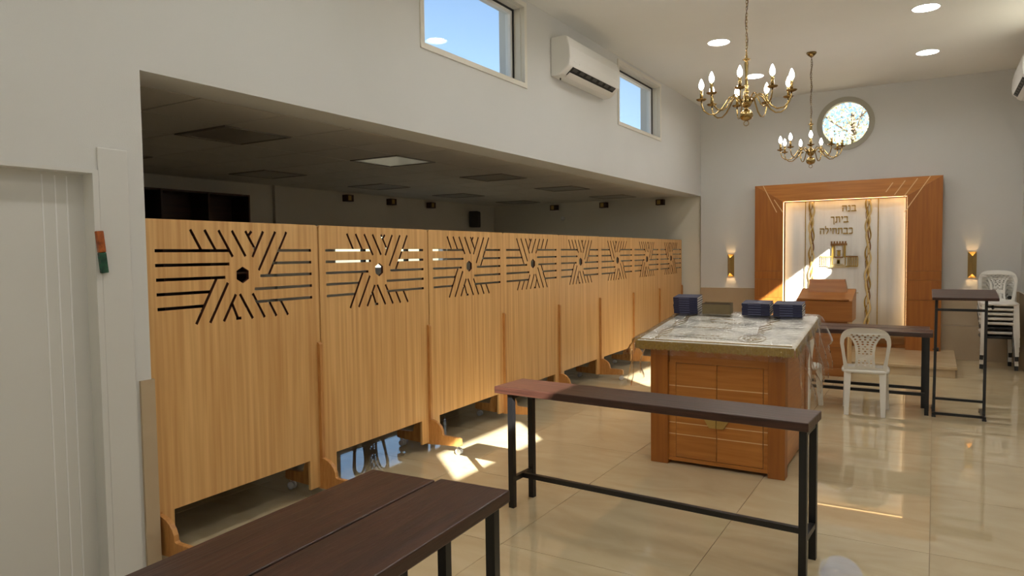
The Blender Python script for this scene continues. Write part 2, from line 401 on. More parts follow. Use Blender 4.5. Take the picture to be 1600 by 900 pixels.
B(0, .022, -.017, .017, 0, .098).build('lower_half', m_green, mz, bevel=.004)
mz.rotation_euler = (.09, 0, 0)

# ------------------------------------------------------------------ wooden screens on casters
W, TH, ZT, ZB = 1.205, .019, 1.807, .065
def rounded_outline():
    h = W/2; r = .022; lg = .115
    pts = [(-h, ZB), (-h+lg, ZB), (-h+lg, .26), (h-lg, .26), (h-lg, ZB), (h, ZB)]
    for k in range(5): t = PI/2*k/4; pts.append((h-r+r*math.cos(t), ZT-r+r*math.sin(t)))
    for k in range(5): t = PI/2+PI/2*k/4; pts.append((-h+r+r*math.cos(t), ZT-r+r*math.sin(t)))
    return pts
R5 = [1.641, 1.564, 1.488, 1.411, 1.334]; TOP, BOT = 1.751, 1.242
SEG = [((.229, TOP), (.290, 1.642)), ((.318, TOP), (.382, 1.642)), ((.408, TOP), (.492, 1.610)), ((.498, TOP), (.582, 1.612)), ((.592, TOP), (.656, 1.645)), ((.629, TOP), (.607, 1.726)),
       ((.716, TOP), (.637, 1.608)), ((.809, TOP), (.681, 1.528)), ((.897, TOP), (.750, 1.490)),
       ((.022, R5[0]), (.471, R5[0])), ((.022, R5[1]), (.465, R5[1])), ((.024, R5[2]), (.435, R5[2])), ((.024, R5[3]), (.335, R5[3])), ((.026, R5[4]), (.292, R5[4])),
       ((.382, 1.485), (.247, BOT)), ((.454, 1.451), (.335, BOT)), ((.506, 1.382), (.425, BOT)), ((.481, 1.334), (.518, 1.246)), ((.512, 1.246), (.536, 1.246)), ((.540, 1.382), (.621, BOT)),
       ((.631, 1.380), (.709, BOT)), ((.748, 1.332), (.800, BOT)), ((.838, 1.332), (.892, BOT)),
       ((.842, R5[0]), (1.098, R5[0])), ((.802, R5[1]), (1.098, R5[1])), ((.694, R5[2]), (1.098, R5[2])), ((.651, R5[3]), (1.098, R5[3])), ((.667, R5[4]), (1.098, R5[4]))]
def screen_panel(mirror):
    s = -1 if mirror else 1
    base = MB().prism(rounded_outline(), -TH/2, TH/2).build('base', m_oak)
    cut = MB()
    for k, (a, b) in enumerate(SEG):
        a = Vector(((a[0]-.561)*s, 0, a[1])); b = Vector(((b[0]-.561)*s, 0, b[1])); d = (b-a).normalized()*.006
        e = .0001*k
        cut.bar(a-d, b+d, .06+e, .0165+e*.3, upv=(-d.z, 0, d.x) if True else None)
    hx = [(s*.0+.049*math.cos(PI/3*i+PI/6)*1.02, 1.498+.049*math.sin(PI/3*i+PI/6)) for i in range(6)]
    cut.prism(hx, -.04, .04)
    cobj = cut.build('cut', None)
    md = base.modifiers.new('b', 'BOOLEAN'); md.operation = 'DIFFERENCE'; md.solver = 'EXACT'; md.use_self = True; md.object = cobj
    dg = bpy.context.evaluated_depsgraph_get()
    me = bpy.data.meshes.new_from_object(base.evaluated_get(dg))
    bpy.data.objects.remove(base); bpy.data.objects.remove(cobj)
    me.materials.clear(); me.materials.append(m_oak); me.materials.append(m_burn)
    for p in me.polygons:
        p.material_index = 1 if abs(p.normal.y) < .5 and abs(p.center.x) < .57 and 1.22 < p.center.z < 1.78 else 0
    return me
pan = [screen_panel(False), screen_panel(True)]
def foot_profile():
    # side outline in (y,z): front is -y
    f = [(-.012, .27)]
    for k in range(7):
        t = PI/2*k/6; f.append((-.012-.135*math.sin(t), .145+.115*math.cos(t)))
    f += [(-.16, .137), (-.30, .134), (-.318, .125), (-.322, .075), (-.30, .068), (-.012, .052)]
    b = [(-y, z) for y, z in reversed(f)]
    return f+b
foot_me = MB().prism(foot_profile(), -.014, .014, 'yz').mesh('foot', m_oakedge)
mb = MB(); mb.box(-.0125, .0125, -.034, -TH/2, .26, 1.02); mb.prism([(-.034, 1.02), (-TH/2, 1.02), (-TH/2, 1.032), (-.022, 1.032)], -.0125, .0125, 'yz')
post_me = mb.mesh('post', m_oakedge)
def caster(parent, x, y):
    c = MB().lathe([(.012, 0), (.012, .02)], (x, y, .052), 10); c.bar((x, y, .058), (x, y-.012, .03), .03, .008)
    o = c.build('caster', m_chrome, parent)
    for d in (-.014, .014): MB().lathe([(.018, -.008), (.026, -.006), (.026, .006), (.018, .008)], (x+d, y-.012, .026), 14, 'x').build('wheel', m_clearpl, o)
    return o
Xs = lambda y: -3.405-.0285*y
wh = ['nearest the white pillar', 'second from the white pillar', 'third from the white pillar', 'fourth from the white pillar', 'fifth from the white pillar', 'sixth from the white pillar', 'seventh from the white pillar', 'farthest, against the end wall']
for k in range(8):
    y0 = 2.065+1.2145*k; y1 = y0+1.2145; ym = (y0+y1)/2
    a = math.atan2(1, -.0285)+(0, .004, 0, -.012, .003, -.012, 0, -.01)[k]
    mir = k in (3, 5, 7)
    t = thing('partition_screen', f'oak partition screen on casters with cut-out star pattern, {wh[k]}', 'screen', (Xs(ym), ym, 0), a, 'oak partition screens in a row')
    o = bpy.data.objects.new('panel', pan[mir]); C.objects.link(o); o.parent = t
    ends = [W/2-.016]+([-W/2+.03] if k == 0 else [])
    for e in ends:
        p = bpy.data.objects.new('foot', foot_me); C.objects.link(p); p.parent = t; p.location = (e, 0, 0)
        if e < 0: p = None
        else: p = bpy.data.objects.new('post', post_me)
        if p: C.objects.link(p); p.parent = t; p.location = (e, 0, 0)
        for yy in (-.285, .285): caster(t, e, yy)

# ------------------------------------------------------------------ benches
def make_bench(label, loc, rz, length=1.86, width=.32, z=.77, inl=.10, inr=.03, group='long dark wooden benches on black steel frames', boards=1):
    # local x along the bench, origin at the middle on the floor
    t = thing('long_bench', label, 'bench', loc, rz, group)
    h = length/2
    B(-h, h, -width/2, width/2, z-.045, z).build('bench_top', m_bench, t, bevel=.005)
    xl, xr = -h+inl, h-inr
    for x in (xl, xr):
        for y in (-1, 1): B(x-.018, x+.018, y*(width/2-.045)-.018, y*(width/2-.045)+.018, 0, z-.045).build('leg', m_black, t)
        B(x-.015, x+.015, -width/2+.06, width/2-.06, .165, .195).build('end_bar', m_black, t)
        B(x-.015, x+.015, -width/2+.06, width/2-.06, z-.075, z-.045).build('top_bar', m_black, t)
    B(xl+.014, xr-.014, -.015, .015, .165, .195).build('stretcher', m_black, t)
    return t
make_bench('dark wooden bench in front of the draped table, one end in sunlight', (-1.425, 3.765, 0), -.056)
RB = PI/2+.052
make_bench('dark bench at the bottom edge, of the touching pair nearer the oak screens', (-1.665, 1.06, 0), RB, inr=.16, length=1.9, width=.294)
make_bench('dark bench at the bottom edge, of the touching pair farther from the oak screens', (-1.365, 1.10, 0), RB, inr=.05, length=1.9, width=.294)
make_bench('dark bench behind the white plastic chair, nearer of the pair', (-.93, 7.83, 0), -.004, inr=.045, width=.3, z=.80)
make_bench('dark bench behind the white plastic chair, farther of the pair', (-.96, 8.17, 0), 0, inr=.05, width=.3, z=.80)

# ------------------------------------------------------------------ reading table (bimah) with cloth, clear cover and books
BX0, BX1, BY0, BY1 = -1.84, -.868, 5.05, 6.06
t = thing('reading_table', 'cherry wood reading table with two cupboard doors under a draped cloth', 'table', ((BX0+BX1)/2, (BY0+BY1)/2, 0))
ox, oy = (BX0+BX1)/2, (BY0+BY1)/2
def bl(*a): return B(a[0]-ox, a[1]-ox, a[2]-oy, a[3]-oy, a[4], a[5])
bl(BX0+.03, BX1-.03, BY0+.045, BY1-.03, .03, .90).build('carcass', m_cherry, t)
for x0, x1 in ((BX0, BX0+.135), (BX1-.115, BX1)):
    bl(x0, x1, BY0, BY0+.10, 0, .905).build('pilaster', m_cherryv, t, bevel=.003)
    bl(x0, x1, BY1-.10, BY1, 0, .905).build('pilaster', m_cherryv, t, bevel=.003)
bl(BX1-.034, BX1-.012, BY0+.10, BY1-.10, .12, .90).build('side_panel', m_cherry, t)
bl(BX0+.012, BX0+.034, BY0+.10, BY1-.10, .12, .90).build('side_panel', m_cherry, t)
bl(-1.70, -.985, BY0+.03, BY0+.05, .77, .905).build('top_rail', m_cherry, t)
bl(-1.705, -1.652, BY0+.03, BY0+.05, .05, .77).build('stile', m_cherry, t)
bl(-1.018, -.983, BY0+.03, BY0+.05, .05, .77).build('stile', m_cherry, t)
bl(-1.705, -.983, BY0+.022, BY0+.05, .025, .052).build('plinth', m_cherry, t)
for k, (x0, x1) in enumerate(((-1.649, -1.3475), (-1.3435, -1.021))):
    d = bl(x0, x1, BY0+.028, BY0+.047, .056, .767).build('door', m_cherry, t)
    for zz in (.229, .316, .596): bl(x0+.001, x1-.001, BY0+.0265, BY0+.029, zz-.003, zz+.003).build('inlay_strip', m_inlay, d)
    xm = -1.3455; s = -1 if k == 0 else 1
    poly = [(xm+s*.002-ox, .305), (xm+s*.052-ox, .305), (xm+s*.112-ox, .40), (xm+s*.052-ox, .495), (xm+s*.002-ox, .495)]
    h = MB().prism(poly, BY0+.008-oy, BY0+.03-oy).build('handle', m_gold, d, bevel=.003)
for (x0, x1) in ((-1.703, -1.654), (-1.016, -.985)):
    for zz in (.229, .316, .596): bl(x0, x1, BY0+.0285, BY0+.031, zz-.003, zz+.003).build('inlay_strip', m_inlay, t)
CX0, CX1, CY0, CY1 = -1.925, -.80, 4.985, 6.12
ztop = lambda y: .935+(y-CY0)/(CY1-CY0)*.125
top = MB(); x0, x1 = CX0+.02-ox, CX1-.02-ox; y0, y1 = CY0+.015-oy, CY1-.015-oy
za, zb = ztop(CY0)-.012, ztop(CY1)-.012
top.add([(x0, y0, .895), (x1, y0, .895), (x1, y1, .895), (x0, y1, .895), (x0, y0, za), (x1, y0, za), (x1, y1, zb), (x0, y1, zb)],
        [(3, 2, 1, 0), (4, 5, 6, 7), (0, 1, 5, 4), (1, 2, 6, 5), (2, 3, 7, 6), (3, 0, 4, 7)])
top.build('sloping_top', m_cherry, t)

def hashn(a, b): return math.sin(a*12.9898+b*78.233)
def fold(u, v):
    return (math.sin(u*9+v*4)+math.sin(u*17-v*11+1.3)*.6+math.sin(u*5+v*23+.7)*.5+math.sin(u*31+v*7)*.3)
def drape(name, m, hl, hr, hf, hb, lift, amp, wob, parent=None, n=0.022):
    """sheet over the sloping top that hangs hl,hr,hf,hb over its four sides"""
    def axis(a, b, ha, hb_):
        L_ = b-a+ha+hb_; k = max(8, int(L_/n)); return [a-ha+L_*i/k for i in range(k+1)]
    us = axis(CX0, CX1, hl, hr); vs = axis(CY0, CY1, hf, hb)
    V = []; F = []
    for v in vs:
        for u in us:
            du = max(CX0-u, u-CX1, 0); dv = max(CY0-v, v-CY1, 0); x = min(max(u, CX0), CX1); y = min(max(v, CY0), CY1)
            side = (-1 if u < CX0 else 1) if du > 0 else 0; fr = (-1 if v < CY0 else 1) if dv > 0 else 0
            drop = math.hypot(du, dv) if (du > 0 and dv > 0) else max(du, dv)
            hang = min(drop/.05, 1)
            f = fold(u, v)
            off = lift+amp*hang*(1+math.sin((v if du > dv else u)*wob+f)*.8)*min(drop*3, 1)
            z = ztop(y)-max(0, drop-.006)+lift*(1-hang)+(f*amp*.06+amp*.1)*(1-hang)
            if du > 0 and dv > 0: off *= 1.5
            x += side*off if du >= dv*.4 and du > 0 else 0
            y += fr*off if dv >= du*.4 and dv > 0 else 0
            V.append((x-ox, y-oy, z))
    nu = len(us)
    for j in range(len(vs)-1):
        for i in range(nu-1): F.append((j*nu+i, j*nu+i+1, (j+1)*nu+i+1, (j+1)*nu+i))
    mb = MB().add(V, F, True); o = mb.build(name, m, parent)
    return o
cl = thing('table_cloth', 'ivory embroidered cloth with gold fringe on the reading table', 'tablecloth', (ox, oy, 0))
drape('cloth', m_cloth, .012, .02, .012, .012, .004, .0, 0, cl, .03)
fr = MB()
def fringe_run(p0, p1, zf, nrm, length):
    p0, p1 = Vector(p0), Vector(p1); n = int((p1-p0).length/.0055)
    for i in range(n):
        q = p0.lerp(p1, (i+.5)/n); zt = zf(q.y)+.002; l = length*(.9+.2*random.random()); nn = Vector(nrm)*(.009+.003*random.random())
        fr.bar((q.x+nn.x-ox, q.y+nn.y-oy, zt), (q.x+nn.x*1.3-ox, q.y+nn.y*1.3-oy, zt-l), .0042, .0042, upv=(1, 0, 0))
fringe_run((CX0, CY0, 0), (CX1, CY0, 0), ztop, (0, -1, 0), .062)
fringe_run((CX1, CY0, 0), (CX1, CY1, 0), ztop, (1, 0, 0), .062)
fringe_run((CX0, CY0, 0), (CX0, CY1, 0), ztop, (-1, 0, 0), .062)
tag(fr.build('fringe', m_thread, cl), kind='stuff')
def on_top(u, v, dz=.010): # u,v 0..1 on the sloping cloth
    x = CX0+u*(CX1-CX0); y = CY0+v*(CY1-CY0); return (x-ox, y-oy, ztop(y)+dz)
em = MB()
def curve_on(pts, r, tgt): tgt.tube([on_top(*p) for p in pts], r, 5)
for rr in (.03, .97):
    pass
curve_on([(.015, .012), (.985, .012)], .004, em)
for k in range(3): curve_on([(.10+.025*math.sin(i*.9+k*1.6)+.012*k, .04+i*.045) for i in range(21)], .0032, em)
for k in range(3): curve_on([(.72+.03*math.sin(i*.9+k*1.7)+.012*k, .30+i*.04) for i in range(17)], .0034, em)
for k in range(7):
    a = -1.1+k*.37; curve_on([(.715, .10)]+[(.715+.075*math.sin(a)*q*(1.1-.25*q), .10+.17*math.cos(a)*q) for q in (.35, .7, 1)]+[(.715+.05*math.sin(a+.2), .10+.17*math.cos(a))], .0035, em)
curve_on([(.715+.085*math.cos(t_), .17+.1*math.sin(t_)) for t_ in [i*.45 for i in range(15)]], .003, em)
for row, (ya, xa, xb) in enumerate(((.62, .33, .52), (.44, .24, .50), (.13, .14, .58), (.20, .22, .5))):
    x = xa
    while x < xb:
        l = random.uniform(.012, .03); curve_on([(x, ya), (x+l, ya+random.uniform(-.012, .012))], .0032 if row < 2 else .0022, em)
        if random.random() < .8: curve_on([(x+l, ya+.02), (x+l, ya-.02)], .0026 if row < 2 else .002, em)
        x += l+.012
curve_on([(.30+.012*i, .70+.05*math.sin(i*.21)) for i in range(16)], .003, em)
em.build('gold_embroidery', m_thread, cl)
pv = drape('clear_plastic_cover', m_plastic, .36, .42, .10, .03, .018, .055, 25)
pv.location = (ox, oy, 0)
tag(pv, 'clear plastic sheet draped over the ivory table cloth', 'plastic cover')

SL = math.atan2(ztop(CY1)-ztop(CY0), CY1-CY0)
def book(label, x0, x1, y, z, th, group):
    w_ = x1-x0; t = thing('book', label, 'book', ((x0+x1)/2, y, z), 0, group); t.rotation_euler = (SL, 0, random.uniform(-.012, .012))
    dp = .165
    mb = MB(); mb.box(-w_/2, w_/2, 0, dp, 0, .0022); mb.box(-w_/2, w_/2, 0, dp, th-.0022, th); mb.box(-w_/2, w_/2, -.003, .002, 0, th)
    c = mb.build('cover', m_navy, t)
    B(-w_/2+.004, w_/2-.003, .002, dp-.005, .0022, th-.0022).build('pages', m_pages, t)
    B(-w_/2+.05, w_/2-.07, -.0036, -.003, th*.4, th*.55).build('spine_lettering', m_spine, c)
def stack(where, x0, x1, y, n, th):
    for k in range(n):
        pos = 'topmost' if k == n-1 else ('lowest' if k == 0 else f'{ORD[n-1-k]} from the top')
        dz = k*(th+.0008)
        book(f'navy blue hardback book, {pos} of the {where} stack on the reading table', x0+random.uniform(-.003, .003), x1+random.uniform(-.003, .003), y-dz*math.sin(SL), ztop(y)+.026+dz*math.cos(SL), th, f'navy books in the {where} stack')
stack('leftmost', -1.945, -1.735, 5.93, 7, .0195)
stack('middle', -1.365, -1.145, 5.94, 5, .0195)
stack('rightmost', -1.118, -.895, 5.93, 5, .0195)
bx = thing('book_box', 'olive brown open box standing between the navy book stacks', 'box', (-1.58, 5.99, ztop(5.99)+.026)); bx.rotation_euler = (SL, 0, 0)
B(-.118, .118, -.05, -.046, 0, .088).build('front_panel', m_olive, bx)
mb = B(-.118, .118, .046, .05, 0, .088); mb.box(-.118, -.114, -.046, .046, 0, .088); mb.box(.114, .118, -.046, .046, 0, .088); mb.box(-.114, .114, -.046, .046, 0, .004)
mb.build('shell', m_olive, bx)
B(-.12, .12, -.052, -.044, .088, .093).build('rim', m_brownlam, bx)

# ------------------------------------------------------------------ step, ark and curtain
st = thing('ark_step', 'cream stone step in front of the wooden ark', 'step', (-1.19, 10.9, 0))
B(-1.45, 1.45, -.85, .899, .105, .138).build('step_top', m_stone, st, bevel=.004)
B(-1.43, 1.43, -.825, .899, 0, .105).build('riser', m_stone, st)
AX0, AX1, AZ1, AYF = -2.46, .09, 2.63, 11.55
IX0, IX1, IZ1 = -2.04, -.345, 2.365
ark = thing('torah_ark', 'tall cherry wood ark surround with gold inlays on the end wall', 'ark', (-1.185, 11.675, .138))
aox, aoy, aoz = -1.185, 11.675, .138
def ab(x0, x1, y0, y1, z0, z1): return B(x0-aox, x1-aox, y0-aoy, y1-aoy, z0-aoz, z1-aoz)
for s, (xo, xi) in ((-1, (AX0, IX0)), (1, (AX1, IX1))):
    a_, b_ = min(xo, xi), max(xo, xi)
    for z0, z1 in ((.138, .86), (.863, 1.15), (1.153, 1.28)):
        ab(a_, b_, AYF, 11.785, z0, z1).build('side_panel', m_cherryv, ark)
    # mitred tall upright
    poly = [(xo-aox, 1.283-aoz), (xi-aox, 1.283-aoz), (xi-aox, IZ1-aoz), (xo-aox, AZ1-aoz)]
    MB().prism(poly if s < 0 else poly[::-1], AYF-aoy, 11.785-aoy).build('side_panel', m_cherryv, ark)
poly = [(IX0+.001-aox, IZ1+.001-aoz), (IX1-.001-aox, IZ1+.001-aoz), (AX1-.001-aox, AZ1-aoz), (AX0+.001-aox, AZ1-aoz)]
MB().prism(poly, AYF-aoy, 11.785-aoy).build('lintel', m_cherry, ark)
ab(IX0-.02, IX1+.02, 11.74, 11.785, .138, IZ1).build('back_board', m_cherry, ark)
def inlay(x0, z0, x1, z1):
    MB().bar((x0-aox, AYF-.0015-aoy, z0-aoz), (x1-aox, AYF-.0015-aoy, z1-aoz), .004, .011, upv=(0, 0, 1)).build('gold_inlay', m_inlay, ark)
for a in ((-2.335, 2.625, -2.13, 2.20), (-2.17, 2.40, -2.04, 2.20)): inlay(*a)
for k in range(4):
    x1_ = -.065-.155*k; l = (.56, .30, .24, .16)[k]
    inlay(x1_, 2.625-.02*k, x1_-l*.56, 2.625-.02*k-l*.83 if k else 2.13)
inlay(.03-.0, 2.30, -.34, 2.02) if False else None
ly0, ly1 = 11.605-aoy, 11.635-aoy
B(IX0-aox, IX0+.003-aox, ly0, ly1, .35-aoz, IZ1-.01-aoz).build('led_strip', m_led, ark)
B(IX1-.003-aox, IX1-aox, ly0, ly1, .35-aoz, IZ1-.01-aoz).build('led_strip', m_led, ark)
B(IX0+.01-aox, IX1-.01-aox, ly0, ly1, IZ1-.003-aoz, IZ1-aoz).build('led_strip', m_led, ark)
# curtain
YC_ = 11.665
cur = thing('ark_curtain', 'white ark curtain with Hebrew words, a gold temple and gold wavy bands', 'curtain', (-1.19, YC_, .2))
cox, coz = -1.19, .2
CURX0, CURX1 = IX0+.02, IX1-.02
V = []; F = []; nx = 90
for i in range(nx+1):
    x = CURX0+(CURX1-CURX0)*i/nx; yy = .006*math.sin(x*17)+.003*math.sin(x*41+1)
    for z in (.31, .9, 1.5, IZ1-.015): V.append((x-cox, yy, z-coz))
for i in range(nx):
    for k in range(3): F.append((i*4+k, i*4+4+k, i*4+5+k, i*4+1+k))
o = MB().add(V, F, True).build('curtain_cloth', m_curtain, cur); so = o.modifiers.new('t', 'SOLIDIFY'); so.thickness = .003; so.offset = 1
px = lambda x: -1.19+(x-1320.5)*.00880-cox
pz = lambda y: 1.6+(395.5-y)*.00935-coz
YE = -.016
mb = MB(); mb.box(CURX0-cox, CURX1-cox, -.012, -.004, .315-coz, .345-coz); mb.build('hem_band', m_threadp, cur)
mb = MB(); n = 120
for i in range(n):
    x = CURX0+(CURX1-CURX0)*(i+.5)/n-cox; mb.box(x-.0045, x+.0045, -.009, -.001, .20-coz, .312-coz)
mb.build('fringe', m_brown, cur)
mb = B(CURX0-cox, CURX1-cox, -.013, -.006, .285-coz, .31-coz); mb.build('fringe_braid', m_brown, cur)
for xl in (1260, 1374): MB().bar((px(xl), YE, pz(312)), (px(xl), YE, .35-coz), .012, .006, upv=(0, 1, 0)).build('gold_line', m_thread, cur)
for c0 in (1270, 1359):
    for k, (mm, wd, ph, am) in enumerate(((m_thread, .028, 0, .030), (m_brown, .018, 1.4, .026), (m_threadp, .030, 2.9, .032), (m_threadp, .020, 4.2, .02))):
        pts = []; zz = .36-coz
        ztop_ = IZ1-.02-coz; k2 = 60
        V = []; F = []
        for i in range(k2+1):
            z = zz+(ztop_-zz)*i/k2
            x = px(c0)+am*math.sin(z*8.5+ph)+.012*math.sin(z*17+ph*2); wv = wd*(.35+.65*abs(math.sin(z*4.2+ph)))
            y = YE-.0012*k
            V += [(x-wv/2, y, z), (x+wv/2, y, z), (x+wv/2, y+.005, z), (x-wv/2, y+.005, z)]
        for i in range(k2):
            a = i*4; b = a+4
            for q in range(4): F.append((a+q, a+(q+1) % 4, b+(q+1) % 4, b+q))
        F += [(3, 2, 1, 0), (k2*4, k2*4+1, k2*4+2, k2*4+3)]
        MB().add(V, F, True).build('wave_ribbon', mm, cur)
GL = {'ב': (.80, [[(.05, 1), (.62, 1), (.66, .9), (.66, 0)], [(-.02, 0), (.84, 0)]]), 'נ': (.48, [[(.08, 1), (.40, 1), (.42, 0), (0, 0)]]),
      'ה': (.80, [[(0, 1), (.74, 1), (.74, 0)], [(.1, .62), (.1, 0)]]), 'י': (.32, [[(.04, 1), (.24, 1), (.24, .58)]]),
      'ת': (.90, [[(.05, 1), (.80, 1), (.80, 0)], [(.22, 1), (.22, .04), (.02, 0)]]), 'ך': (.68, [[(0, 1), (.56, 1), (.58, -.38)]]),
      'כ': (.72, [[(.05, 1), (.52, 1), (.64, .86), (.64, .14), (.52, 0), (.05, 0)]]), 'ח': (.82, [[(0, 1), (.75, 1), (.75, 0)], [(.12, 1), (.12, 0)]]),
      'ל': (.66, [[(.08, 1.5), (.08, 1), (.58, 1), (.58, .62), (.28, 0)]])}
def word(txt, xright, zbase, h, width):
    tot = sum(GL[c][0]+.2 for c in txt)-.2; sc = width/tot; x = xright
    mb = MB()
    for c in txt:
        wd, st_ = GL[c]; x -= wd*sc
        for pl in st_:
            for a, b in zip(pl[:-1], pl[1:]):
                horiz = abs(a[1]-b[1]) < .2
                A = Vector((x+a[0]*sc, YE, zbase+a[1]*h)); Bv = Vector((x+b[0]*sc, YE, zbase+b[1]*h)); d = (Bv-A).normalized()*.004
                mb.bar(A-d, Bv+d, .006, .017 if horiz else .011, upv=(0, 0, 1) if abs(d.z) < abs(d.x) else (1, 0, 0))
        x -= .2*sc
    mb.build('hebrew_word', m_thread, cur)
word('בנה', px(1340), pz(333), .078, .185)
word('ביתך', px(1328), pz(350.5), .078, .235)
word('כבתחילה', px(1335.5), pz(369), .078, .455)
# temple motif
mb = MB(); y0, y1 = YE-.003, YE+.005
def pb(x0, x1, ya, yb, tgt): tgt.box(px(x0), px(x1), y0, y1, pz(yb), pz(ya))
mw, md_, mp_ = MB(), MB(), MB()
pb(1301, 1327, 385, 388.5, md_)
for k in range(6): pb(1301.3+k*4.4, 1303.8+k*4.4, 381.5, 385, md_)
pb(1303, 1306, 388.5, 408, mw); pb(1322, 1325, 388.5, 408, mw); pb(1307, 1308, 388.5, 408, mw); pb(1320, 1321, 388.5, 408, mw)
pb(1311.5, 1316.5, 397, 405.5, mw); pb(1310.5, 1317.5, 396, 397, md_); pb(1307, 1321, 406.5, 408.5, md_); pb(1303, 1304.5, 408, 420, mw); pb(1323.5, 1325, 408, 420, mw)
pb(1311, 1316, 411, 418, mw); pb(1312, 1315, 412.5, 418, md_)
pb(1284, 1303, 405.5, 407, mw); pb(1325, 1344, 405.5, 407.5, md_)
for k in range(5): pb(1285+k*3.3, 1286+k*3.3, 407, 421, mp_)
for k in range(6): pb(1328+k*3, 1329.4+k*3, 407.5, 421.5, mw)
pb(1284, 1303, 421, 422.2, mp_); pb(1325, 1344, 421.5, 423, mw)
for k in range(4): pb(1306-k*3.2, 1321+k*3.2, 418.4+k*1.6, 419.2+k*1.6, mp_)
mw.build('temple_motif', m_thread, cur); md_.build('temple_motif', m_brown, cur); mp_.build('temple_motif', m_threadp, cur)
mb = MB()
for k, (a, b) in enumerate(((1331.5, 1338), (1332, 1345), (1330, 1337))):
    x = a
    while x < b: pb(x, x+.9, 458.5+k*6, 459.8+k*6, mb); x += 1.5
mb.build('small_dedication', m_thread, cur)

# ------------------------------------------------------------------ lectern
le = thing('lectern', 'cherry wood lectern with sloping desk standing before the ark', 'lectern', (-1.19, 9.82, 0))
B(-.26, .26, -.19, .19, 0, .70).build('pedestal', m_lect, le, bevel=.003)
B(-.30, .30, -.23, .225, 0, .10).build('base', m_lect, le, bevel=.004)
B(-.265, .262, -.195, -.188, .36, .362).build('joint_line', m_brownlam, le)
B(.262, .285, -.16, .19, .10, .70).build('side_strip', m_inlay, le)
poly = [(-.26, .70), (-.26, .955), (-.245, .97), (.215, 1.09), (.235, 1.09), (.235, .70)]
MB().prism(poly, -.325, .325, 'yz').build('desk', m_lect, le, bevel=.003)
B(-.31, .29, -.275, -.25, .965, .985).build('book_ledge', m_lect, le, bevel=.003)
mb = MB(); mb.add([(-.23, .06, 1.04), (.235, .06, 1.04), (.235, .235, 1.04), (-.23, .235, 1.04), (-.225, .12, 1.215), (.20, .12, 1.215), (.20, .235, 1.215), (-.225, .235, 1.215)],
       [(3, 2, 1, 0), (4, 5, 6, 7), (0, 1, 5, 4), (1, 2, 6, 5), (2, 3, 7, 6), (3, 0, 4, 7)])
mb.build('raised_back', m_lect, le, bevel=.003)

# ------------------------------------------------------------------ plastic chairs
def chair_back_loops():
    def outer():
        p = []
        for i in range(25):
            t = PI*i/24; p.append((.218*math.copysign(abs(math.cos(t))**.55, math.cos(t)), .70+.155*abs(math.sin(t))**.75))
        p += [(-.20, .58), (-.182, .42), (.182, .42), (.20, .58)]
        return p
    loops = [outer()]
    for s in (-1, 1):
        lp = [(.150, .47), (.172, .58), (.184, .69), (.180, .735), (.160, .762), (.132, .762), (.112, .735), (.092, .69), (.082, .62), (.082, .54), (.088, .47)]
        loops.append([(s*x, z) for x, z in lp][::s])
    rows = [(.785, .115, 6), (.765, .10, 5), (.742, .085, 5), (.719, .07, 4), (.696, .062, 4), (.673, .055, 3), (.650, .052, 4), (.627, .052, 3), (.604, .05, 4), (.535, .05, 3), (.512, .052, 4), (.489, .052, 3)]
    for z, hw, n in rows:
        for k in range(n):
            x = -hw+2*hw*k/(n-1); loops.append(circ(x, z, .0115, 8, .0082))
    return loops
back_me = plate(chair_back_loops(), .012, 'xz', 0)
for v in back_me.vertices:   # recline and cup the back
    x, y, z = v.co; v.co = (x, -.185+y-(z-.42)*.20+.9*x*x*.6, z)
back_me.materials.clear()
back_me_w = back_me; back_me_w.materials.append(m_white)
back_me_b = back_me.copy(); back_me_b.materials.clear(); back_me_b.materials.append(m_blackpl)
def seat_mesh(m):
    mb = MB(); rings = []
    def ringpts(sx, sy_, z):
        return [(sx*math.copysign(abs(math.cos(t))**.4, math.cos(t)), .005+sy_*math.copysign(abs(math.sin(t))**.4, math.sin(t)), z) for t in [2*PI*i/32 for i in range(32)]]
    prof = [(.185, .185, .405), (.208, .205, .41), (.212, .208, .43), (.200, .198, .442), (.17, .17, .436), (.08, .08, .430)]
    V = []; 
    for a, b, z in prof: V += ringpts(a, b, z)
    F = []
    for i in range(len(prof)-1):
        for j in range(32): F.append((i*32+j, i*32+(j+1) % 32, (i+1)*32+(j+1) % 32, (i+1)*32+j))
    F.append(tuple(range(31, -1, -1))); F.append(tuple((len(prof)-1)*32+j for j in range(32)))
    return mb.add(V, F, True).mesh('seat', m)
def leg_mesh(m, x, y, dx, dy):
    mb = MB(); mb.bar((x, y, .42), (x+dx, y+dy, 0), .060, .052, upv=(0, 1, 0), w2=.040, h2=.036); return mb.mesh('leg', m)
LEGS = [(-.150, -.155, -.008, -.055), (.150, -.155, .008, -.055), (-.168, .165, -.022, .035), (.168, .165, .022, .035)]
chair_parts = {}
for key, m, bm_ in (('white', m_white, back_me_w), ('black', m_blackpl, back_me_b)):
    chair_parts[key] = [('backrest', bm_), ('seat', seat_mesh(m))]+[('leg', leg_mesh(m, *a)) for a in LEGS]
def chair(label, loc, rz, key='white', group=None):
    t = thing('plastic_chair', label, 'chair', loc, rz, group)
    for n, me in chair_parts[key]:
        o = bpy.data.objects.new(n, me); C.objects.link(o); o.parent = t
    return t
chair('white plastic chair with perforated back standing alone on the open floor', (-.565, 7.62, 0), .05)
chair('white plastic chair mostly hidden behind the draped reading table', (-1.19, 7.55, 0), -.1)
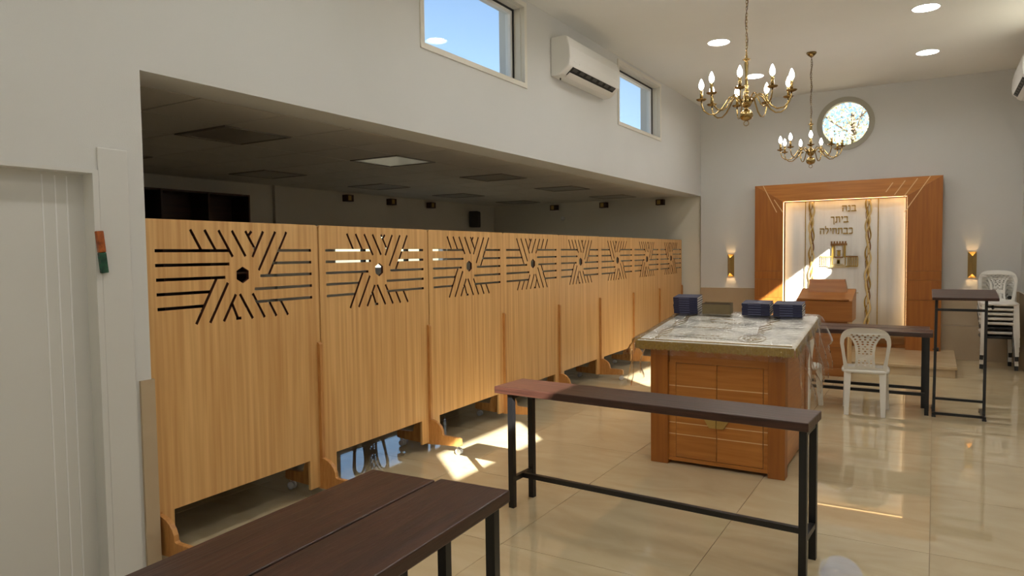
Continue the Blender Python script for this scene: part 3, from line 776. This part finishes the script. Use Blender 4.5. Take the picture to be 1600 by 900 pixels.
for k in range(8):
    key = 'black' if k in (0, 2) else 'white'
    pos = 'topmost' if k == 7 else ('lowest' if k == 0 else f'{ORD[k]} from the bottom')
    chair(f'{key} plastic chair, {pos} of the stack by the end wall', (.735, 11.27-.018*k, .063*k), PI+.03+random.uniform(-.02, .02), key, 'stacked plastic chairs by the end wall')

# ------------------------------------------------------------------ standing desk
sd = thing('standing_desk', 'tall narrow standing desk of black tubes with brown tilted top', 'standing desk', (.21, 7.90, 0), .02)
tp = B(-.245, .28, -.19, .19, -.014, .014).build('desk_top', m_bench, sd, bevel=.004); tp.location = (.02, 0, 1.155); tp.rotation_euler = (.16, 0, 0)
for s in (-1, 1):
    x = .2*s
    MB().bar((x, -.15, .04), (x+.014, -.02, 1.135), .024, .024).build('upright', m_black, sd)
    B(x-.014, x+.014, -.21, .20, .012, .036).build('skid', m_black, sd)
    for yy in (-.20, .19): B(x-.017, x+.017, yy-.02, yy+.02, 0, .014).build('rubber_foot', m_blackpl, sd)
B(-.2, .2, -.205, -.181, .02, .044).build('floor_bar', m_black, sd)
B(-.2, .2, -.148, -.124, .155, .177).build('foot_rail', m_black, sd)
B(-.2, .215, -.055, -.031, 1.0, 1.024).build('top_rail', m_black, sd)
for x, zz in ((.24, 1.045), (-.235, .63)):
    MB().lathe([(.005, 0), (.006, .03), (.019, .032), (.021, .045), (.015, .052)], (x-.02 if x > 0 else x+.02, -.045 if zz > 1 else -.08, zz), 10, 'x' if x > 0 else 'x').build('clamp_knob', m_blackpl, sd)

# ------------------------------------------------------------------ downlights
ring_me = plate([circ(0, 0, .136, 32), circ(0, 0, .122, 32)], .006, 'xy', -.003); ring_me.materials.clear(); ring_me.materials.append(m_sash)
disc_me = MB().lathe([(.1255, .045), (.1255, .055)], (0, 0, 0), 32).mesh('diffuser', m_disc)
for s, xx, side in ((0, -2.19, 'left'), (1, -.11, 'right')):
    for j in range(6):
        yy = 10.2-1.87*j
        t = thing('ceiling_downlight', f'round recessed ceiling light, {side} row, {ORD[j]} from the ark wall', 'ceiling light', (xx, yy, ZC), 0, 'round recessed ceiling lights')
        piece('trim_ring', ring_me, (0, 0, 0), t); piece('diffuser', disc_me, (0, 0, 0), t)

# ------------------------------------------------------------------ chandeliers
def chandelier(label, loc, off):
    zb = 2.60
    t = thing('chandelier', label, 'chandelier', loc, 0, 'brass chandeliers')
    Z = ZC
    MB().lathe([(.058, 0), (.06, -.012), (.045, -.03), (.022, -.05), (.008, -.062)][::-1], (0, 0, Z), 18).build('canopy', m_brassdk, t)
    ztop_ = 3.245
    n = int((Z-.06-ztop_)/.026); mb = MB()
    for i in range(n):
        zc = ztop_+.013+i*.026; a = (i % 2)*PI/2
        mb.tube([(.0075*math.cos(q)*math.cos(a), .0075*math.cos(q)*math.sin(a), zc+.018*math.sin(q)) for q in [2*PI*j/8 for j in range(8)]], .0022, 5, True)
    mb.build('chain', m_brassdk, t)
    MB().tube([(.012*math.sin(i*.8), .01*math.cos(i*1.1), ztop_+(Z-.05-ztop_)*i/20) for i in range(21)], .003, 6).build('cord', m_brownlam, t)
    prof = [(.004, 2.665), (.022, 2.668), (.045, 2.682), (.056, 2.705), (.052, 2.728), (.036, 2.748), (.016, 2.758), (.014, 2.772), (.03, 2.780), (.044, 2.80), (.05, 2.822), (.042, 2.845), (.022, 2.86), (.014, 2.875), (.020, 2.89), (.022, 2.905), (.012, 2.918), (.018, 2.945), (.020, 2.955), (.010, 2.965), (.012, 3.05), (.017, 3.13), (.012, 3.15), (.028, 3.156), (.034, 3.162), (.012, 3.172), (.006, 3.21), (.004, 3.25)]
    MB().lathe(prof, (0, 0, 0), 20).build('column', m_brass, t)
    MB().tube([(.02*math.cos(q), 0, 2.645+.02*math.sin(q)) for q in [2*PI*j/16 for j in range(16)]], .0032, 6, True).build('bottom_ring', m_brass, t)
    arm = []
    ctrl = [(.045, 2.815), (.075, 2.855), (.105, 2.872), (.135, 2.86), (.165, 2.815), (.20, 2.765), (.245, 2.735), (.295, 2.738), (.335, 2.77), (.352, 2.815), (.355, 2.855)]
    arm_me = MB().tube([(r, 0, z) for r, z in ctrl], .0062, 7).mesh('arm', m_brass)
    dish_me = MB().lathe([(.008, 2.848), (.03, 2.853), (.042, 2.862), (.043, 2.865), (.012, 2.860)], (.355, 0, 0), 18).mesh('dish', m_brassdk)
    can_me = MB().lathe([(.0125, 2.858), (.0125, 2.945)], (.355, 0, 0), 12).mesh('candle_sleeve', m_brass)
    bu_me = MB().lathe([(.006, 2.944), (.014, 2.950), (.0205, 2.970), (.0195, 2.988), (.013, 3.008), (.006, 3.024), (.001, 3.032)], (.355, 0, 0), 12).mesh('bulb', m_bulb)
    for i in range(9):
        a = math.radians(off+40*i)
        A = bpy.data.objects.new('arm', arm_me); C.objects.link(A); A.parent = t; A.rotation_euler = (0, 0, a)
        for n_, me in (('dish', dish_me), ('candle_sleeve', can_me), ('bulb', bu_me)):
            o = bpy.data.objects.new(n_, me); C.objects.link(o); o.parent = A
    return t
VA = math.radians(-10)
chandelier('brass nine-arm chandelier hanging nearer, over the draped table', (-1.335, 5.93, 0), -45)
chandelier('brass nine-arm chandelier hanging farther, before the round window', (-1.335, 9.4, 0), -2)

# ------------------------------------------------------------------ sconces
def sconce(label, x):
    t = thing('wall_sconce', label, 'wall lamp', (x, YB, 1.18), 0, 'folded brass wall lamps beside the ark')
    h, d, w_, n = .37, .085, .052, .062
    mb = MB()
    for s in (-1, 1):
        mb.add([(s*w_, -.004, 0), (0, -d, n), (0, -d, h-n), (s*w_, -.004, h)], [(0, 1, 2, 3) if s < 0 else (3, 2, 1, 0)])
    o = mb.build('folded_shade', m_gold, t); so = o.modifiers.new('t', 'SOLIDIFY'); so.thickness = .003
    B(-w_, w_, -.006, 0, 0, h).build('back_plate', m_gold, t)
    for zc in (.115, h-.115):
        MB().lathe([(.003, -.012), (.010, -.008), (.012, 0), (.010, .008), (.003, .012)], (0, -.03, zc), 12).build('lamp', m_lampw, t)
    B(-.02, .02, -.045, -.006, h/2-.008, h/2+.008).build('divider', m_gold, t)
sconce('folded brass wall lamp left of the ark', -2.895)
sconce('folded brass wall lamp right of the ark', .457)

# ------------------------------------------------------------------ air conditioners
def aircon(label, side, y0, y1):
    s = 1 if side == 'L' else -1; xw = XL if side == 'L' else XR
    t = thing('air_conditioner', label, 'air conditioner', (xw, (y0+y1)/2, 3.40), 0 if side == 'L' else PI, 'wall air conditioners')
    h = (y1-y0)/2
    prof = [(0, .02), (0, .41), (.15, .415), (.19, .40), (.215, .30), (.222, .19), (.212, .112), (.122, .036), (.10, .024), (.05, .02)]
    mb = MB().prism([(p[0], p[1]) for p in prof], -h, h, 'xz')
    o = mb.build('body', m_ac, t, bevel=.012, seg=3)
    ou = B(-.052, .052, -h+.10, h-.10, -.004, .004).build('air_outlet', m_gasket, t); ou.location = (.166, 0, .0735); ou.rotation_euler = (0, -.70, 0)
    fl = B(-.030, .030, -h+.09, h-.09, -.005, .005).build('flap', m_ac, t, bevel=.003); fl.location = (.150, 0, .036); fl.rotation_euler = (0, -.62, 0)
    for q in range(7):
        y = -h+.18+q*(2*h-.36)/6; b = B(-.016, .016, -.05, .05, -.005, .005).build('louver', m_greyp, t); b.location = (.190, y, .088); b.rotation_euler = (0, -.70, 0)
    MB().tube([(.05, -h+.12, .03), (.05, -h+.12, .0)], .008, 8).build('drain_stub', m_greyp, t)
    B(.2195, .2225, -h+.10, -h+.16, .155, .163).build('display', m_sash, t)
    B(.2175, .2235, -h+.22, -h+.24, .150, .158).build('indicator', m_sash, t)
    return t
aircon('white wall air conditioner between the two clerestory windows', 'L', 6.42, 7.74)
aircon('white wall air conditioner at the right edge of the picture', 'R', 9.62, 10.86)

# ------------------------------------------------------------------ side room: fittings and furniture
cols = {}
for i, (xc, yc) in enumerate(PANELS):
    r_ = 'window-side' if xc < -5.5 else 'hall-side'; j = cols.get(r_, 0); cols[r_] = j+1
    t = thing('ceiling_panel_light', f'unlit square ceiling light panel of the side room, {r_} row, {ORD[j]} from the viewer', 'ceiling light', (xc, yc, ZA), 0, 'square light panels in the side room ceiling')
    mb = MB(); a = .305; f_ = .02
    mb.box(-a, a, -a, -a+f_, -.008, .011); mb.box(-a, a, a-f_, a, -.008, .011); mb.box(-a, -a+f_, -a+f_, a-f_, -.008, .011); mb.box(a-f_, a, -a+f_, a-f_, -.008, .011)
    mb.build('frame', m_grid, t)
    B(-a+f_, a-f_, -a+f_, a-f_, -.002, .006).build('diffuser', m_panel, t)
bc = thing('bookcase', 'dark brown bookcase on the far wall of the side room', 'bookcase', (XA+.18, 4.85, 0))
mb = B(-.178, -.165, -.87, .87, 0, 2.37); mb.build('back', m_brownlam, bc)
for y in (-.87, -.29, .29, .85): B(-.165, .17, y, y+.02, 0, 2.37).build('upright', m_brownlam, bc)
for z in (.02, .5, .95, 1.4, 1.85, 2.35):
    for ya in (-.85, -.27, .31): B(-.165, .165, ya, ya+.56 if ya < .3 else .85, z, z+.02).build('shelf', m_brownlam, bc)
struct(B(XA, XA+.05, 6.36, 6.46, 0, ZA).build('trim_3', m_annex), 'narrow upright pilaster on the side room wall')
spots = [((XA, 7.72), 0), ((XA, 8.70), 0), ((XA, 9.74), 0), ((-6.2, YA), 1), ((-5.18, YA), 1), ((-4.11, YA), 1)]
for i, ((x, y), w_) in enumerate(spots):
    wn = 'far wall' if w_ == 0 else 'end wall'
    t = thing('wall_light_box', f'small brown up-light box under the side room ceiling, {ORD[i % 3]} on the {wn}', 'wall lamp', (x, y, 2.42), 0 if w_ == 0 else -PI/2, 'small light boxes in the side room')
    B(0, .10, -.07, .07, 0, .10).build('housing', m_brownlam, t, bevel=.004)
    B(.10, .104, -.045, .015, .015, .085).build('lens', m_gold, t)
sp_ = thing('wall_speaker', 'grey loudspeaker high in the corner of the side room', 'loudspeaker', (XA+.02, 11.0, 2.12), .35)
B(0, .16, -.12, .12, 0, .30).build('cabinet', m_greyp, sp_, bevel=.008)
B(.16, .166, -.10, .10, .02, .28).build('grille', m_blackpl, sp_)
sen = thing('wall_sensor', 'small white sensor on the end wall of the side room', 'sensor', (-6.04, YA, 2.26))
MB().lathe([(.035, -.025), (.04, -.01), (.04, 0)], (0, 0, 0), 14, 'y').build('dome', m_sash, sen)
make_bench('dark bench standing in the side room behind the second screen', (-4.75, 5.05, 0), PI/2+.02, group='benches in the side room')
make_bench('dark bench standing in the side room behind the fourth screen', (-4.75, 7.25, 0), PI/2-.02, group='benches in the side room')
for i, (x, y, r_) in enumerate(((-5.5, 5.75, 1.2), (-5.55, 6.5, 1.6), (-5.6, 7.3, 1.5))):
    chair(f'black plastic chair in the dim side room, {ORD[i]} from the viewer', (x, y, 0), r_, 'black', 'black chairs in the side room')

# wall socket and cord by the stacked chairs
so_ = thing('wall_socket', 'small black wall socket beside the stacked chairs', 'socket', (.62, YB-.014, .30))
B(-.03, .03, -.012, 0, -.045, .045).build('plate', m_blackpl, so_, bevel=.004)
B(-.014, .014, -.024, -.012, -.014, .014).build('plug', m_greyp, so_)

# ------------------------------------------------------------------ outdoors
struct(B(-120, 120, -120, 120, -.4, -.2).build('ground', m_ground), 'dry ground outside the building')
tr = thing('garden_tree', 'pale sunlit tree seen through the round window', 'tree', (-2.0, 20.5, -.2))
tk = MB().tube([(0, 0, 0), (.1, .05, 1.4), (0, .1, 2.8), (.15, 0, 4.0), (.1, .1, 5.4)], [.2, .17, .13, .09, .04], 10)
for i in range(14):
    a = i*2.4; z0 = 2.6+i*.19; l = 1.5-.04*i
    tk.tube([(.05, .05, z0), (l*.5*math.cos(a), l*.5*math.sin(a), z0+.35), (l*math.cos(a), l*math.sin(a), z0+.9)], [.025, .015, .008], 6)
tk.build('trunk', m_bark, tr)
lf = MB()
for i in range(5200):
    r_ = random.random()**.4; a = random.uniform(0, 2*PI); b = math.acos(random.uniform(-1, 1))
    c = Vector((2.1*r_*math.sin(b)*math.cos(a), 1.5*r_*math.sin(b)*math.sin(a), 4.5+1.6*r_*math.cos(b)))
    if hashn(round(c.x*2.2), round(c.z*2.2)+round(c.y*2)) > .55: continue
    d = Vector((random.uniform(-1, 1), random.uniform(-1, 1), random.uniform(-1, 1))).normalized(); e = d.orthogonal().normalized(); s_ = random.uniform(.04, .075)
    lf.add([c-d*s_, c+e*s_*.4, c+d*s_, c-e*s_*.4], [(0, 1, 2, 3)])
tag(lf.build('foliage', m_leaf, tr), kind='stuff')
